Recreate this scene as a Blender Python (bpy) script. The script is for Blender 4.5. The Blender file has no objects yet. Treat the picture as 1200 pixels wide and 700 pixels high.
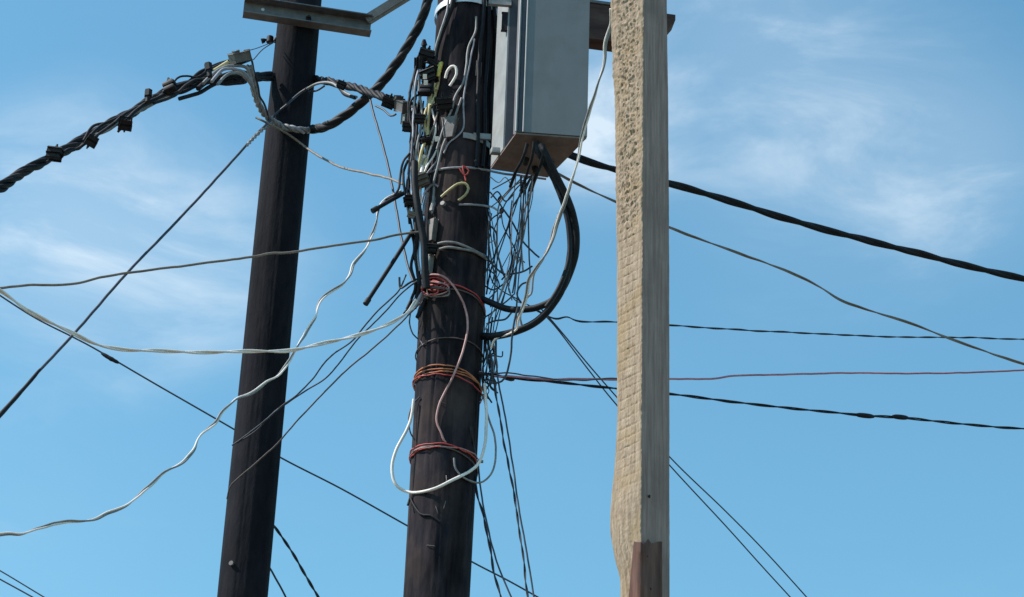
import bpy, bmesh, math, random
from mathutils import Vector, noise, Matrix
random.seed(7)
S = bpy.context.scene
COL = S.collection
# ------------------------------------------------------------------ camera
F = 2706.0                                   # focal length in photo pixels (photo 1200 wide)
PITCH, ROLL = math.radians(30), math.radians(2.15)
EYE = Vector((0, 0, 1.6))
fw = Vector((0, math.cos(PITCH), math.sin(PITCH)))
R0 = Vector((1, 0, 0)); U0 = Vector((0, -math.sin(PITCH), math.cos(PITCH)))
rt = R0*math.cos(ROLL) + U0*math.sin(ROLL)
up = -R0*math.sin(ROLL) + U0*math.cos(ROLL)
cam = bpy.data.objects.new('camera', bpy.data.cameras.new('camera'))
COL.objects.link(cam); S.camera = cam
cam.matrix_world = Matrix.Translation(EYE) @ Matrix((rt, up, -fw)).transposed().to_4x4()
cam.data.sensor_fit = 'HORIZONTAL'; cam.data.sensor_width = 36; cam.data.lens = F/1200*36
cam.data.clip_start = 0.1; cam.data.clip_end = 6000
# ------------------------------------------------------------------ light
SUN_EL, SUN_AZ = math.radians(48), math.atan2(-1.0, -0.17)     # azimuth clockwise from +Y
W = bpy.data.worlds.new('World'); S.world = W; W.use_nodes = True
nt = W.node_tree; nt.nodes.clear()
def N(t, tree=None, **kw):
    n = (tree or nt).nodes.new(t)
    for k, v in kw.items(): setattr(n, k, v)
    return n
sky = N('ShaderNodeTexSky', sky_type='NISHITA', sun_disc=False, sun_elevation=SUN_EL,
        sun_rotation=SUN_AZ, altitude=0, air_density=1.3, dust_density=0.3, ozone_density=2.5)
tc = N('ShaderNodeTexCoord')
mp = N('ShaderNodeMapping'); mp.inputs['Scale'].default_value = (1.0, 1.0, 2.7)
mp.inputs['Rotation'].default_value = (0, math.radians(6), 0)
nt.links.new(tc.outputs['Generated'], mp.inputs['Vector'])
n1 = N('ShaderNodeTexNoise'); n1.inputs['Scale'].default_value = 8.5; n1.inputs['Detail'].default_value = 9
n1.inputs['Roughness'].default_value = 0.6; n1.inputs['Distortion'].default_value = .45
nt.links.new(mp.outputs[0], n1.inputs['Vector'])
cr = N('ShaderNodeMapRange'); cr.inputs['From Min'].default_value = 0.42; cr.inputs['From Max'].default_value = 0.78
cr.interpolation_type = 'SMOOTHSTEP'
nt.links.new(n1.outputs['Fac'], cr.inputs['Value'])
def wisp(px, py, r0, r1):
    """cloud patch round one direction of the sky"""
    d = (fw + rt*(px-600)/F + up*(350-py)/F).normalized()
    dot = N('ShaderNodeVectorMath', operation='DISTANCE'); dot.inputs[1].default_value = d
    nt.links.new(tc.outputs['Generated'], dot.inputs[0])
    m = N('ShaderNodeMapRange', interpolation_type='SMOOTHSTEP')
    m.inputs['From Min'].default_value = r0; m.inputs['From Max'].default_value = r1
    m.inputs['To Min'].default_value = 1; m.inputs['To Max'].default_value = 0
    nt.links.new(dot.outputs['Value'], m.inputs['Value'])
    return m.outputs[0]
def math2(op, a, b):
    m = N('ShaderNodeMath', operation=op)
    for i, v in enumerate((a, b)):
        if isinstance(v, (int, float)): m.inputs[i].default_value = v
        else: nt.links.new(v, m.inputs[i])
    return m.outputs[0]
mask = None
for (px, py, r0, r1, k) in ((120, 285, .0, .085, .75), (30, 250, 0, .07, .3), (260, 310, 0, .06, .35), (700, 160, .0, .05, .8),
                            (850, 20, .0, .11, .40), (980, 170, .0, .10, .35), (1140, 190, .0, .07, .45), (30, 640, 0, .12, .12)):
    w = math2('MULTIPLY', wisp(px, py, r0, r1), k)
    mask = w if mask is None else math2('ADD', mask, w)
mask = math2("ADD", mask, 0.015)                    # thin veil over the whole sky
fac = math2('MULTIPLY', cr.outputs[0], mask)
fac = math2('ADD', fac, math2('MULTIPLY', mask, 0.30))
fac = math2('MINIMUM', fac, 0.8)
mx = N('ShaderNodeMix', data_type='RGBA'); mx.inputs['B'].default_value = (4.6, 5.3, 5.9, 1)
nt.links.new(fac, mx.inputs['Factor']); 
tint = N('ShaderNodeMix', data_type='RGBA', blend_type='MULTIPLY'); tint.inputs['Factor'].default_value = 1     # camera white balance
tint.inputs['B'].default_value = (.68, 1.06, 1.02, 1)
nt.links.new(sky.outputs[0], tint.inputs['A']); nt.links.new(tint.outputs['Result'], mx.inputs['A'])
bg = N('ShaderNodeBackground'); bg.inputs["Strength"].default_value = 0.15
nt.links.new(mx.outputs['Result'], bg.inputs['Color'])
wo = N('ShaderNodeOutputWorld'); nt.links.new(bg.outputs[0], wo.inputs[0])
sl = bpy.data.lights.new('sun', 'SUN'); sl.energy = 4.6; sl.angle = math.radians(0.5); sl.color = (1, .93, .87)
so = bpy.data.objects.new('sun', sl); COL.objects.link(so)
sd = Vector((math.sin(SUN_AZ)*math.cos(SUN_EL), math.cos(SUN_AZ)*math.cos(SUN_EL), math.sin(SUN_EL)))
so.rotation_euler = sd.to_track_quat('Z', 'Y').to_euler(); so.location = (-20, -8, 30)
S.view_settings.view_transform = 'Standard'; S.view_settings.look = 'None'
S.view_settings.gamma = 1; S.view_settings.use_curve_mapping = False; S.view_settings.exposure = 0.27

# ------------------------------------------------------------------ helpers
def ray(px, py): return fw + rt*((px-600)/F) + up*((350-py)/F)
def at(px, py, Y):
    d = ray(px, py); return EYE + d*(Y/d.y)
def pxm(Y, py=350):                          # metres per photo pixel at this distance
    return (at(600, py, Y)-EYE).dot(fw)/F
C1 = at(318, 350, 8.6); C2 = at(530, 350, 7.8)      # axes of the two round poles
def prof(c, tab):                            # radius from photo widths
    ks = [(at(0, y, c.y).z, w/2*pxm(c.y, y)) for y, w in tab]; ks.sort()
    def f(z):
        if z <= ks[0][0]: return ks[0][1] + (ks[0][0]-z)*.004
        for (a, ra), (b, rb) in zip(ks, ks[1:]):
            if z <= b: return ra + (rb-ra)*(z-a)/(b-a)
        return ks[-1][1]
    return f
rad1 = prof(C1, ((700, 58), (350, 54), (0, 49)))
rad2 = prof(C2, ((700, 77), (350, 76), (0, 71)))
def on(c, rf, px, py, off=.004):             # point on the near face of a round pole (or level with its side)
    d = ray(px, py); z = at(px, py, c.y).z; r = rf(z)+off
    ax, ay = EYE.x-c.x, EYE.y-c.y
    A = d.x**2+d.y**2; B = 2*(ax*d.x+ay*d.y); Cc = ax*ax+ay*ay-r*r
    D = B*B-4*A*Cc
    t = (-B-math.sqrt(D))/(2*A) if D > 0 else -B/(2*A)
    return EYE + d*t
def resolve(pts, off=.006):
    """(px,py[,Y|'c'|'l'|('c',off)]) -> world points; missing distances are interpolated along the line"""
    n = len(pts); Y = [None]*n
    for i, p in enumerate(pts):
        if len(p) > 2:
            k = p[2]
            if isinstance(k, (int, float)): Y[i] = k
            else:
                o = off
                if isinstance(k, tuple): k, o = k
                Y[i] = on(C2 if k == 'c' else C1, rad2 if k == 'c' else rad1, p[0], p[1], o).y
    L = [0]
    for a, b in zip(pts, pts[1:]): L.append(L[-1]+math.hypot(a[0]-b[0], a[1]-b[1]))
    ks = [i for i in range(n) if Y[i] is not None]
    for i in range(n):
        if Y[i] is None:
            lo = max([k for k in ks if k < i], default=None); hi = min([k for k in ks if k > i], default=None)
            if lo is None: Y[i] = Y[hi]
            elif hi is None: Y[i] = Y[lo]
            else: Y[i] = Y[lo]+(Y[hi]-Y[lo])*(L[i]-L[lo])/max(1e-6, L[hi]-L[lo])
    return [at(p[0], p[1], y) for p, y in zip(pts, Y)]
def spline(P, step=.012):
    if len(P) < 3:
        n = max(2, int((P[1]-P[0]).length/step)); return [P[0].lerp(P[1], i/n) for i in range(n+1)]
    Q = [P[0]*2-P[1]] + P + [P[-1]*2-P[-2]]; out = []
    for i in range(1, len(Q)-2):
        a, b, c, d = Q[i-1:i+3]; n = max(2, int((c-b).length/step))
        for k in range(n):
            t = k/n
            out.append(.5*((2*b)+(c-a)*t+(2*a-5*b+4*c-d)*t*t+(3*b-a-3*c+d)*t**3))
    out.append(P[-1]); return out
def frames(P):
    T = [(P[min(i+1, len(P)-1)]-P[max(i-1, 0)]).normalized() for i in range(len(P))]
    n = T[0].orthogonal().normalized(); out = []
    for t in T:
        n = (n-t*n.dot(t)); n = n.normalized() if n.length > 1e-6 else t.orthogonal().normalized()
        out.append((t, n, t.cross(n)))
    return out
def kink(P, amp, wl, seed):
    if amp == 0: return P
    out = []; s = 0
    for i, p in enumerate(P):
        if i: s += (p-P[i-1]).length
        v = Vector(noise.noise_vector(Vector((s/wl, seed*7.3, 1.7))))+.5*Vector(noise.noise_vector(Vector((s/wl*2.3, seed*3.1, 9.7))))
        e = min(1, i/4, (len(P)-1-i)/4)
        out.append(p+v*amp*e)
    return out
def tube(P, r, sides=8, wob=0.0, seed=0):
    V = []; Fc = []
    fr = frames(P); n = len(P)
    for i, (p, (t, a, b)) in enumerate(zip(P, fr)):
        rr = r(i/(n-1)) if callable(r) else r
        if wob: rr *= 1+wob*noise.noise(Vector((i*.35, seed*5.1, 0)))
        for k in range(sides):
            q = 2*math.pi*k/sides; V.append(p+a*math.cos(q)*rr+b*math.sin(q)*rr)
    for i in range(n-1):
        for k in range(sides):
            k2 = (k+1) % sides
            Fc.append((i*sides+k, i*sides+k2, (i+1)*sides+k2, (i+1)*sides+k))
    Fc.append(tuple(range(sides))[::-1]); Fc.append(tuple((n-1)*sides+k for k in range(sides)))
    return V, Fc
def helix(P, n, rh, pitch, wob=.0, seed=0, ph=0):
    fr = frames(P); s = [0]
    for a, b in zip(P, P[1:]): s.append(s[-1]+(b-a).length)
    out = []
    for k in range(n):
        L = []
        for i, (p, (t, a, b)) in enumerate(zip(P, fr)):
            q = 2*math.pi*(k/n+s[i]/pitch)+ph+wob*1.6*noise.noise(Vector((s[i]/pitch*.9, k*4.2, seed)))
            h = rh*(1+wob*1.5*noise.noise(Vector((s[i]/pitch*.8+5, k*3.3, seed+2))))
            L.append(p+a*math.cos(q)*h+b*math.sin(q)*h)
        out.append(L)
    return out
def join(parts):
    V = []; Fc = []
    for v, f in parts:
        o = len(V); V += v; Fc += [tuple(i+o for i in q) for q in f]
    return V, Fc
def obj(name, VF, mat, parent=None, smooth=True, origin=None):
    V, Fc = VF
    o0 = Vector(origin) if origin is not None else (Vector((0, 0, 0)) if parent is None and origin is None and not V else sum(V, Vector())/len(V))
    me = bpy.data.meshes.new(name); me.from_pydata([tuple(v-o0) for v in V], [], Fc); me.validate()
    bm = bmesh.new(); bm.from_mesh(me); bmesh.ops.recalc_face_normals(bm, faces=bm.faces); bm.to_mesh(me); bm.free()
    me.materials.append(mat)
    if smooth:
        me.polygons.foreach_set('use_smooth', [True]*len(me.polygons))
        me.set_sharp_from_angle(angle=math.radians(50))
    o = bpy.data.objects.new(name, me); COL.objects.link(o)
    if parent: o.parent = parent; o.location = o0-wpos(parent)
    else: o.location = o0
    return o
def wpos(o):
    v = Vector(o.location)
    while o.parent: o = o.parent; v += o.location
    return v
def empty(name, loc):
    o = bpy.data.objects.new(name, None); o.empty_display_size = .05; COL.objects.link(o); o.location = loc; return o
def tag(o, label, cat, group=None):
    o['label'] = label; o['category'] = cat
    if group: o['group'] = group
    return o
def box(c, ax, ay, az, bev=0):
    """box from centre and three half-extent vectors, corners bevelled by bev"""
    bm = bmesh.new(); bmesh.ops.create_cube(bm, size=2)
    M = Matrix((ax, ay, az)).transposed()
    for v in bm.verts: v.co = M @ v.co
    if bev: bmesh.ops.bevel(bm, geom=bm.edges[:], offset=bev, segments=2, affect='EDGES', profile=.6)
    for v in bm.verts: v.co += c
    bm.verts.index_update()
    r = ([v.co.copy() for v in bm.verts], [tuple(v.index for v in f.verts) for f in bm.faces]); bm.free(); return r
def cyl(a, b, r, sides=12, r2=None):
    r2 = r if r2 is None else r2
    return tube([a, a.lerp(b, .5), b], lambda t: r+(r2-r)*t, sides)
def prism(base, zlo, zhi):
    n = len(base)
    V = [Vector((p.x, p.y, zlo)) for p in base]+[Vector((p.x, p.y, zhi)) for p in base]
    return V, [tuple(range(n)), tuple(range(n, 2*n))]+[(i, (i+1) % n, n+(i+1) % n, n+i) for i in range(n)]

# ------------------------------------------------------------------ materials
def mat(name, c1, c2, scale=30, rough=.6, bump=.15, stretch=(1, 1, 1), metal=0, dirt=None, dscale=6, damt=.5, spec=.5, patch=0):
    m = bpy.data.materials.new(name); m.use_nodes = True; t = m.node_tree; L = t.links
    b = t.nodes['Principled BSDF']; b.inputs['Roughness'].default_value = rough; b.inputs['Metallic'].default_value = metal
    b.inputs['Specular IOR Level'].default_value = spec
    co = N('ShaderNodeTexCoord', t); ma = N('ShaderNodeMapping', t); ma.inputs['Scale'].default_value = stretch
    L.new(co.outputs['Object'], ma.inputs[0])
    nz = N('ShaderNodeTexNoise', t); nz.inputs['Scale'].default_value = scale; nz.inputs['Detail'].default_value = 8
    nz.inputs['Roughness'].default_value = .62; L.new(ma.outputs[0], nz.inputs['Vector'])
    rp = N('ShaderNodeValToRGB', t); rp.color_ramp.elements[0].position = .34; rp.color_ramp.elements[1].position = .68
    rp.color_ramp.elements[0].color = (*c1, 1); rp.color_ramp.elements[1].color = (*c2, 1)
    L.new(nz.outputs['Fac'], rp.inputs[0]); out = rp.outputs[0]
    if dirt:
        n2 = N('ShaderNodeTexNoise', t); n2.inputs['Scale'].default_value = dscale; n2.inputs['Detail'].default_value = 6
        L.new(co.outputs['Object'], n2.inputs['Vector'])
        r2 = N('ShaderNodeMapRange', t); r2.inputs['From Min'].default_value = .48; r2.inputs['From Max'].default_value = .72
        r2.inputs['To Max'].default_value = damt; L.new(n2.outputs['Fac'], r2.inputs[0])
        mi = N('ShaderNodeMix', t, data_type='RGBA'); L.new(r2.outputs[0], mi.inputs['Factor'])
        L.new(out, mi.inputs['A']); mi.inputs['B'].default_value = (*dirt, 1); out = mi.outputs['Result']
    if patch:                                                   # broad weathered patches and dark resin stains
        n3 = N('ShaderNodeTexNoise', t); n3.inputs['Scale'].default_value = 3.1; n3.inputs['Detail'].default_value = 10
        n3.inputs['Distortion'].default_value = .8
        m3 = N('ShaderNodeMapping', t); m3.inputs['Scale'].default_value = (1.6, 1.6, .55); L.new(co.outputs['Object'], m3.inputs[0]); L.new(m3.outputs[0], n3.inputs['Vector'])
        r3 = N('ShaderNodeMapRange', t); r3.inputs['From Min'].default_value = .35; r3.inputs['From Max'].default_value = .65
        r3.inputs['To Min'].default_value = 1-patch; r3.inputs['To Max'].default_value = 1+patch*.8; L.new(n3.outputs['Fac'], r3.inputs[0])
        mm = N('ShaderNodeMix', t, data_type='RGBA', blend_type='MULTIPLY'); mm.inputs['Factor'].default_value = 1
        L.new(out, mm.inputs['A']); L.new(r3.outputs[0], mm.inputs['B']); out = mm.outputs['Result']
    L.new(out, b.inputs['Base Color'])
    if bump:
        bp = N('ShaderNodeBump', t); bp.inputs['Strength'].default_value = bump; bp.inputs['Distance'].default_value = .004
        L.new(nz.outputs['Fac'], bp.inputs['Height']); L.new(bp.outputs[0], b.inputs['Normal'])
    return m
M = dict(
 creosote=mat('creosoted_wood', (.010, .010, .016), (.040, .030, .033), 30, .9, 1.0, (1, 1, .22), dirt=(.072, .049, .042), dscale=5, damt=.75, spec=.12, patch=.55),
 creosote_dark=mat('tarred_wood', (.009, .0095, .014), (.016, .015, .019), 40, .9, .9, (1, 1, .3), dirt=(.024, .0205, .022), dscale=6, damt=.5, spec=.10, patch=.3),
 pine=mat('rough_sawn_pine', (.24, .172, .120), (.43, .332, .245), 110, .9, .9, (1, 1, .12), dirt=(.34, .235, .13), dscale=9, damt=.6, spec=.1),
 pine_side=mat('weathered_pine_shade_toned', (.255, .172, .150), (.40, .280, .250), 90, .9, .8, (1, 1, .06), dirt=(.21, .145, .13), dscale=8, damt=.6, spec=.1),  # weathered tone, with a correction for the shaded faces mixed into the colour
 board=mat('weathered_board', (.08, .036, .028), (.25, .13, .10), 30, .85, .6, (1, 1, .10), dirt=(.12, .075, .075), dscale=12, damt=.6, spec=.2),
 beam=mat('brown_stained_timber', (.065, .036, .032), (.13, .078, .066), 22, .85, .5, (.12, 1, 1), dirt=(.05, .03, .03), spec=.08),
 rubber=mat('black_cable_sheath', (.007, .007, .010), (.016, .016, .021), 60, .62, .1, dirt=(.026, .025, .028), dscale=14, damt=.35, spec=.22),
 rubber_dull=mat('faded_black_sheath', (.014, .013, .017), (.038, .034, .038), 70, .7, .2, dirt=(.075, .066, .064), dscale=18, damt=.5, spec=.25),
 grey=mat('grey_cable_sheath', (.17, .165, .17), (.30, .29, .285), 50, .55, .1, dirt=(.10, .09, .085), dscale=10, damt=.6),
 lilac=mat('pale_grey_drop_wire', (.24, .235, .27), (.38, .37, .41), 50, .55, .1, dirt=(.12, .11, .12), dscale=12, damt=.6),
 darkgrey=mat('dark_grey_drop_wire', (.024, .028, .044), (.052, .057, .080), 50, .55, .1, dirt=(.03, .03, .03), dscale=12, damt=.5),
 white=mat('white_cable_sheath', (.82, .71, .66), (.92, .83, .78), 40, .5, .08, dirt=(.36, .33, .28), dscale=12, damt=.5),
 cream=mat('cream_cable_sheath', (.48, .38, .17), (.66, .55, .28), 40, .5, .1, dirt=(.25, .20, .12), dscale=14, damt=.5),
 tan=mat('brown_grey_drop_wire', (.16, .125, .10), (.27, .22, .18), 40, .6, .1, dirt=(.09, .07, .06), dscale=10, damt=.5),
 brown=mat('dark_brown_drop_wire', (.07, .05, .05), (.12, .09, .085), 40, .6, .1),
 red=mat('red_jumper_wire', (.42, .040, .040), (.60, .085, .075), 40, .6, .1, dirt=(.14, .02, .026), dscale=22, damt=.8),
 magenta=mat('faded_magenta_wire', (.42, .16, .22), (.55, .26, .33), 40, .6, .1, dirt=(.16, .08, .12), dscale=6, damt=.7),
 pink=mat('faded_pink_wire', (.42, .20, .19), (.56, .31, .29), 40, .55, .1, dirt=(.28, .11, .11), dscale=12, damt=.6),
 orange=mat('orange_binding_wire', (.46, .14, .06), (.62, .26, .12), 50, .6, .1, dirt=(.13, .045, .03), dscale=24, damt=.8),
 shade_strip=mat('shade_darkened_steel', (.035, .038, .050), (.06, .062, .078), 14, .6, .1),  # cabinet frame strip: its shade is put into the colour as darker steel
 cabinet=mat('grey_painted_steel', (.160, .163, .172), (.182, .184, .192), 9, .55, .08, (1, 1, .3), dirt=(.12, .12, .122), dscale=7, damt=.6),
 cabinet_body=mat('pale_grey_painted_steel', (.27, .275, .28), (.36, .362, .36), 12, .5, .05, dirt=(.25, .23, .21), dscale=9, damt=.6),
 underside=mat('rusty_primer', (.13, .095, .085), (.23, .165, .145), 16, .75, .3, dirt=(.20, .085, .055), dscale=11, damt=.65),
 galv=mat('weathered_galvanised_steel', (.12, .108, .110), (.20, .182, .182), 22, .55, .12, metal=.35, dirt=(.13, .095, .08), dscale=9, damt=.6),
 steel=mat('dull_steel_fitting', (.22, .21, .205), (.34, .33, .32), 40, .5, .15, metal=.3, dirt=(.12, .085, .07), dscale=20, damt=.6),
 bright=mat('bright_zinc', (.6, .6, .6), (.75, .75, .74), 50, .35, .05, metal=.3),
 plastic=mat('black_moulded_plastic', (.007, .007, .010), (.016, .015, .019), 70, .6, .1, dirt=(.04, .030, .03), dscale=25, damt=.4, spec=.25),
 greyplastic=mat('grey_brown_moulded_plastic', (.10, .085, .08), (.18, .155, .145), 50, .55, .15, dirt=(.07, .055, .05), dscale=25, damt=.5),
 yellow=mat('yellow_marker_sleeve', (.50, .42, .08), (.66, .58, .16), 50, .5, .1),
 soil=mat('dry_gravelly_soil', (.085, .075, .055), (.16, .14, .105), .9, .95, .4, dirt=(.12, .13, .07), dscale=.12, damt=.5),
)

# ------------------------------------------------------------------ ground
gv = []; gf = []
rs = [0, 2, 5, 9, 14, 20, 30, 50, 90, 160, 300, 600, 1200, 2500, 4500]; ns = 48
for i, r in enumerate(rs):
    for k in range(ns):
        a = 2*math.pi*k/ns; x, y = r*math.cos(a), 7+r*math.sin(a)
        z = 0 if r < 12 else .12*noise.noise(Vector((x*.03, y*.03, 0)))*min(12, r*.02)
        gv.append(Vector((x, y, z)))
for i in range(len(rs)-1):
    for k in range(ns):
        k2 = (k+1) % ns
        if i == 0: gf.append((k*0, ns+k, ns+k2))
        else: gf.append((i*ns+k, (i+1)*ns+k, (i+1)*ns+k2, i*ns+k2))
g = obj('ground', (gv, gf), M['soil'], smooth=False, origin=(0, 0, 0)); g['kind'] = 'structure'

# ------------------------------------------------------------------ round poles
def pole_mesh(c, rf, top, seed, zf0, zf1, deep=.006, fine=1):
    zs = [-.6]; z = -.6
    while z < top:
        z += .03 if zf0 < z < zf1 else .25
        zs.append(min(z, top))
    n = 160; V = []; Fc = []
    cracks = [(random.uniform(0, 6.28), random.uniform(zf0-.5, zf1), random.uniform(.5, 1.6)) for _ in range(60)]
    for z in zs:
        for k in range(n):
            a = 2*math.pi*k/n; r = rf(z)
            r += .0045*noise.noise(Vector((math.cos(a)*2.2, math.sin(a)*2.2, z*.9+seed)))
            r += fine*.0022*noise.noise(Vector((math.cos(a)*9, math.sin(a)*9, z*1.6+seed)))
            for (ca, cz, cl) in cracks:
                d = abs((a-ca-.12*noise.noise(Vector((z*1.3, ca, 0)))+math.pi) % (2*math.pi)-math.pi)
                if d < .055 and abs(z-cz) < cl/2: r -= deep*(1-d/.055)*(1-abs(z-cz)/(cl/2))
            V.append(Vector((c.x+r*math.cos(a), c.y+r*math.sin(a), z)))
    for i in range(len(zs)-1):
        for k in range(n):
            k2 = (k+1) % n; Fc.append((i*n+k, i*n+k2, (i+1)*n+k2, (i+1)*n+k))
    Fc.append(tuple((len(zs)-1)*n+k for k in range(n)))
    return V, Fc
def ring(c, rf, z, h, off, th, a0=0, a1=2*math.pi, tilt=0, n=40):
    """flat strap round a pole"""
    V = []; Fc = []; closed = a1-a0 > 6.28
    m = n if closed else n+1
    for k in range(m):
        a = a0+(a1-a0)*k/n; r = rf(z)+off; zz = z+tilt*math.sin(a)
        for rr, dz in ((r, -h/2), (r+th, -h/2), (r+th, h/2), (r, h/2)):
            V.append(Vector((c.x+rr*math.cos(a), c.y+rr*math.sin(a), zz+dz)))
    for k in range(n if closed else n):
        k2 = (k+1) % m
        for j in range(4): Fc.append((k*4+j, k*4+(j+1) % 4, k2*4+(j+1) % 4, k2*4+j))
    if not closed: Fc += [(0, 1, 2, 3), tuple(n*4+j for j in range(4))]
    return V, Fc
Z1 = lambda y: at(0, y, C1.y).z
Z2 = lambda y: at(0, y, C2.y).z
p1 = tag(empty('utility_pole', (C1.x, C1.y, 0)), 'slimmer dark round pole at the left with a steel crossarm bolted near the top', 'utility pole')
obj('shaft', pole_mesh(C1, rad1, Z1(-260), 1.5, Z1(760), Z1(-60), .0012, .35), M['creosote_dark'], p1)
p2 = tag(empty('utility_pole', (C2.x, C2.y, 0)), 'thick dark wooden pole in the middle wrapped in wires and carrying the cabinet', 'utility pole')
obj('shaft', pole_mesh(C2, rad2, Z2(-260), 8.5, Z2(760), Z2(-60)), M['creosote'], p2)
# crossarm: C-channel, web towards the viewer
cA = at(283, 13, 8.50); cB = at(437, 34, 8.50)
th = math.radians(11); ux = Vector((math.cos(th), math.sin(th), 0)); un = Vector((math.sin(th), -math.cos(th), 0)); uz = Vector((0, 0, 1))
mid = (cA+cB)/2; mid.z = cA.z*.5+cB.z*.5
cm = on(C1, rad1, 357, 22, .012); Lh = .292; hh = .047
cc = Vector((cm.x, cm.y, cm.z))+ux*.012+un*0
ch = join([box(cc, ux*Lh, un*.003, uz*hh), box(cc+uz*(hh-.003)+un*.0255, ux*Lh, un*.0222, uz*.003), box(cc-uz*(hh-.003)+un*.0255, ux*Lh, un*.0222, uz*.003)])
ca = obj('crossarm', ch, M['galv'], p1, smooth=False)
for px in (360,):
    b = cc+ux*.005+un*.003
    obj('bolt', join([cyl(b, b+un*.010, .013, 6), cyl(b+un*.010, b+un*.022, .006, 8)]), M['plastic'], ca)
b = cc-ux*.205+un*.0035+uz*.012
obj('bolt_hole_light', cyl(b, b+un*.0015, .008, 12), M['bright'], ca, smooth=False)['label'] = 'bright disc standing in for light through a drilled hole'  # no real opening: pale disc paints the light seen through the hole
q0 = cc+ux*(Lh-.012)+uz*.045+un*.03
qd = (at(500, -22, 8.35)-at(432, 20, 8.42)).normalized()
s1 = qd.cross(un).normalized(); s2 = qd.cross(s1).normalized()
obj('brace', join([box(q0+qd*.22, qd*.24, s1*.020, s2*.003), box(q0+qd*.22+s1*.018+s2*.019, qd*.24, s1*.003, s2*.0155)]), M['galv'], p1, smooth=False)
# small spool insulator and its bolt on the left face
hk = on(C1, rad1, 327, 47, .0)
hk = at(322, 47, C1.y-.02)
obj('insulator_bolt', cyl(hk+Vector((.05, .02, 0)), hk-Vector((.055, 0, 0)), .006, 8), M['plastic'], p1)
obj('spool_insulator', join([cyl(hk-Vector((.022, 0, .015)), hk-Vector((.022, 0, -.015)), .016, 12), cyl(hk-Vector((.045, 0, .004)), hk-Vector((.060, 0, .010)), .010, 10, .013), cyl(hk+Vector((.0, -.005, -.014)), hk+Vector((.012, -.005, .010)), .011, 10)]), M['plastic'], p1)
b = on(C1, rad1, 272, 661, .0); obj('nail_head', cyl(b, b+Vector((-.004, -.01, 0)), .010, 10), M['greyplastic'], p1)
# pole two straps and bolts
for y, h, mt in ((1, .03, 'bright'),):
    obj('strap', ring(C2, rad2, Z2(y), h, .006, .003), M[mt], p2, smooth=False)
obj('strap', ring(C2, rad2, Z2(160), .026, .007, .003, 1.53*math.pi, 2.7*math.pi), M['steel'], p2, smooth=False)['label'] = 'dull steel band level with the bottom of the cabinet'
for (x, y, r) in ((520, 240, .012), (499, 291, .007), (501, 349, .008), (562, 541, .007), (557, 190, .009), (577, 187, .008)):
    b = on(C2, rad2, x, y, -.002); d = Vector((b.x-C2.x, b.y-C2.y, 0)).normalized()
    obj('bolt_head', cyl(b, b+d*.014, r, 8, r*.8), M['steel'], p2)
for (x, y, a_) in ((512, 598, .3), (521, 592, -.2), (523, 562, .1), (505, 640, 1.4), (518, 472, 1.2)):
    b = on(C2, rad2, x, y, .002); d = Vector((b.x-C2.x, b.y-C2.y, 0)).normalized(); s_ = d.cross(uz); e = s_*math.sin(a_)+uz*math.cos(a_)
    obj('staple', tube([b-e*.016, b-e*.014+d*.004, b+e*.014+d*.004, b+e*.016], .0014, 6), M['greyplastic'], p2)
for i, y in enumerate((70,)):                                   # pale tag plates on the dark face
    b = on(C2, rad2, 561, 81, .003); d = Vector((b.x-C2.x, b.y-C2.y, 0)).normalized(); s = d.cross(uz)
    obj('tag_plate', box(b, s*.012, d*.0015, uz*.036, .001), M['galv'], p2)
for (x, y, w, h, mt) in ((527, 150, .030, .045, 'greyplastic'), (507, 270, .016, .045, 'greyplastic'), (503, 310, .014, .04, 'steel')):
    b = on(C2, rad2, x, y, .010); d = Vector((b.x-C2.x, b.y-C2.y, 0)).normalized(); s = d.cross(uz)
    V, Fc = box(b, s*w, d*.010, uz*h, .004)
    V = [v if v.z > b.z else v-s*((v-b).dot(s))*.45 for v in V]   # tapering downward
    obj('wedge_clamp', (V, Fc), M[mt], p2)

# ------------------------------------------------------------------ cabinet
zb = at(605, 155, 7.38).z
def atz(px, py, z):
    d = ray(px, py); return EYE+d*((z-EYE.z)/d.z)
FL, FR, BR, BL = atz(604, 155, zb), atz(688, 161, zb), atz(645, 207, zb), atz(575, 197, zb)
ztop = zb+.95
cab = tag(empty('equipment_cabinet', (FL+FR+BR+BL)/4), 'grey steel equipment cabinet hung high on the right of the middle pole', 'cabinet')
wd = (FR-FL).normalized(); dn = Vector((wd.y, -wd.x, 0)); dl = (BL-FL)
bl = FL+dl*.50
obj('body', prism([bl, FR+(BR-FR)*.5, BR, BL], zb+.006, ztop), M['cabinet_body'], cab, smooth=False)
obj('frame', prism([bl+wd*.004-dl*.02, bl+wd*.036-dl*.02, FL-wd*.001+dl*.08, FL+wd*.012+dl*.0, FR-wd*.004+(BR-FR)*.08, FR+(BR-FR)*.49, bl+wd*.05-dl*.01, bl+wd*.004-dl*.004], zb+.002, ztop+.002), M['shade_strip'], cab, smooth=False)
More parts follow.
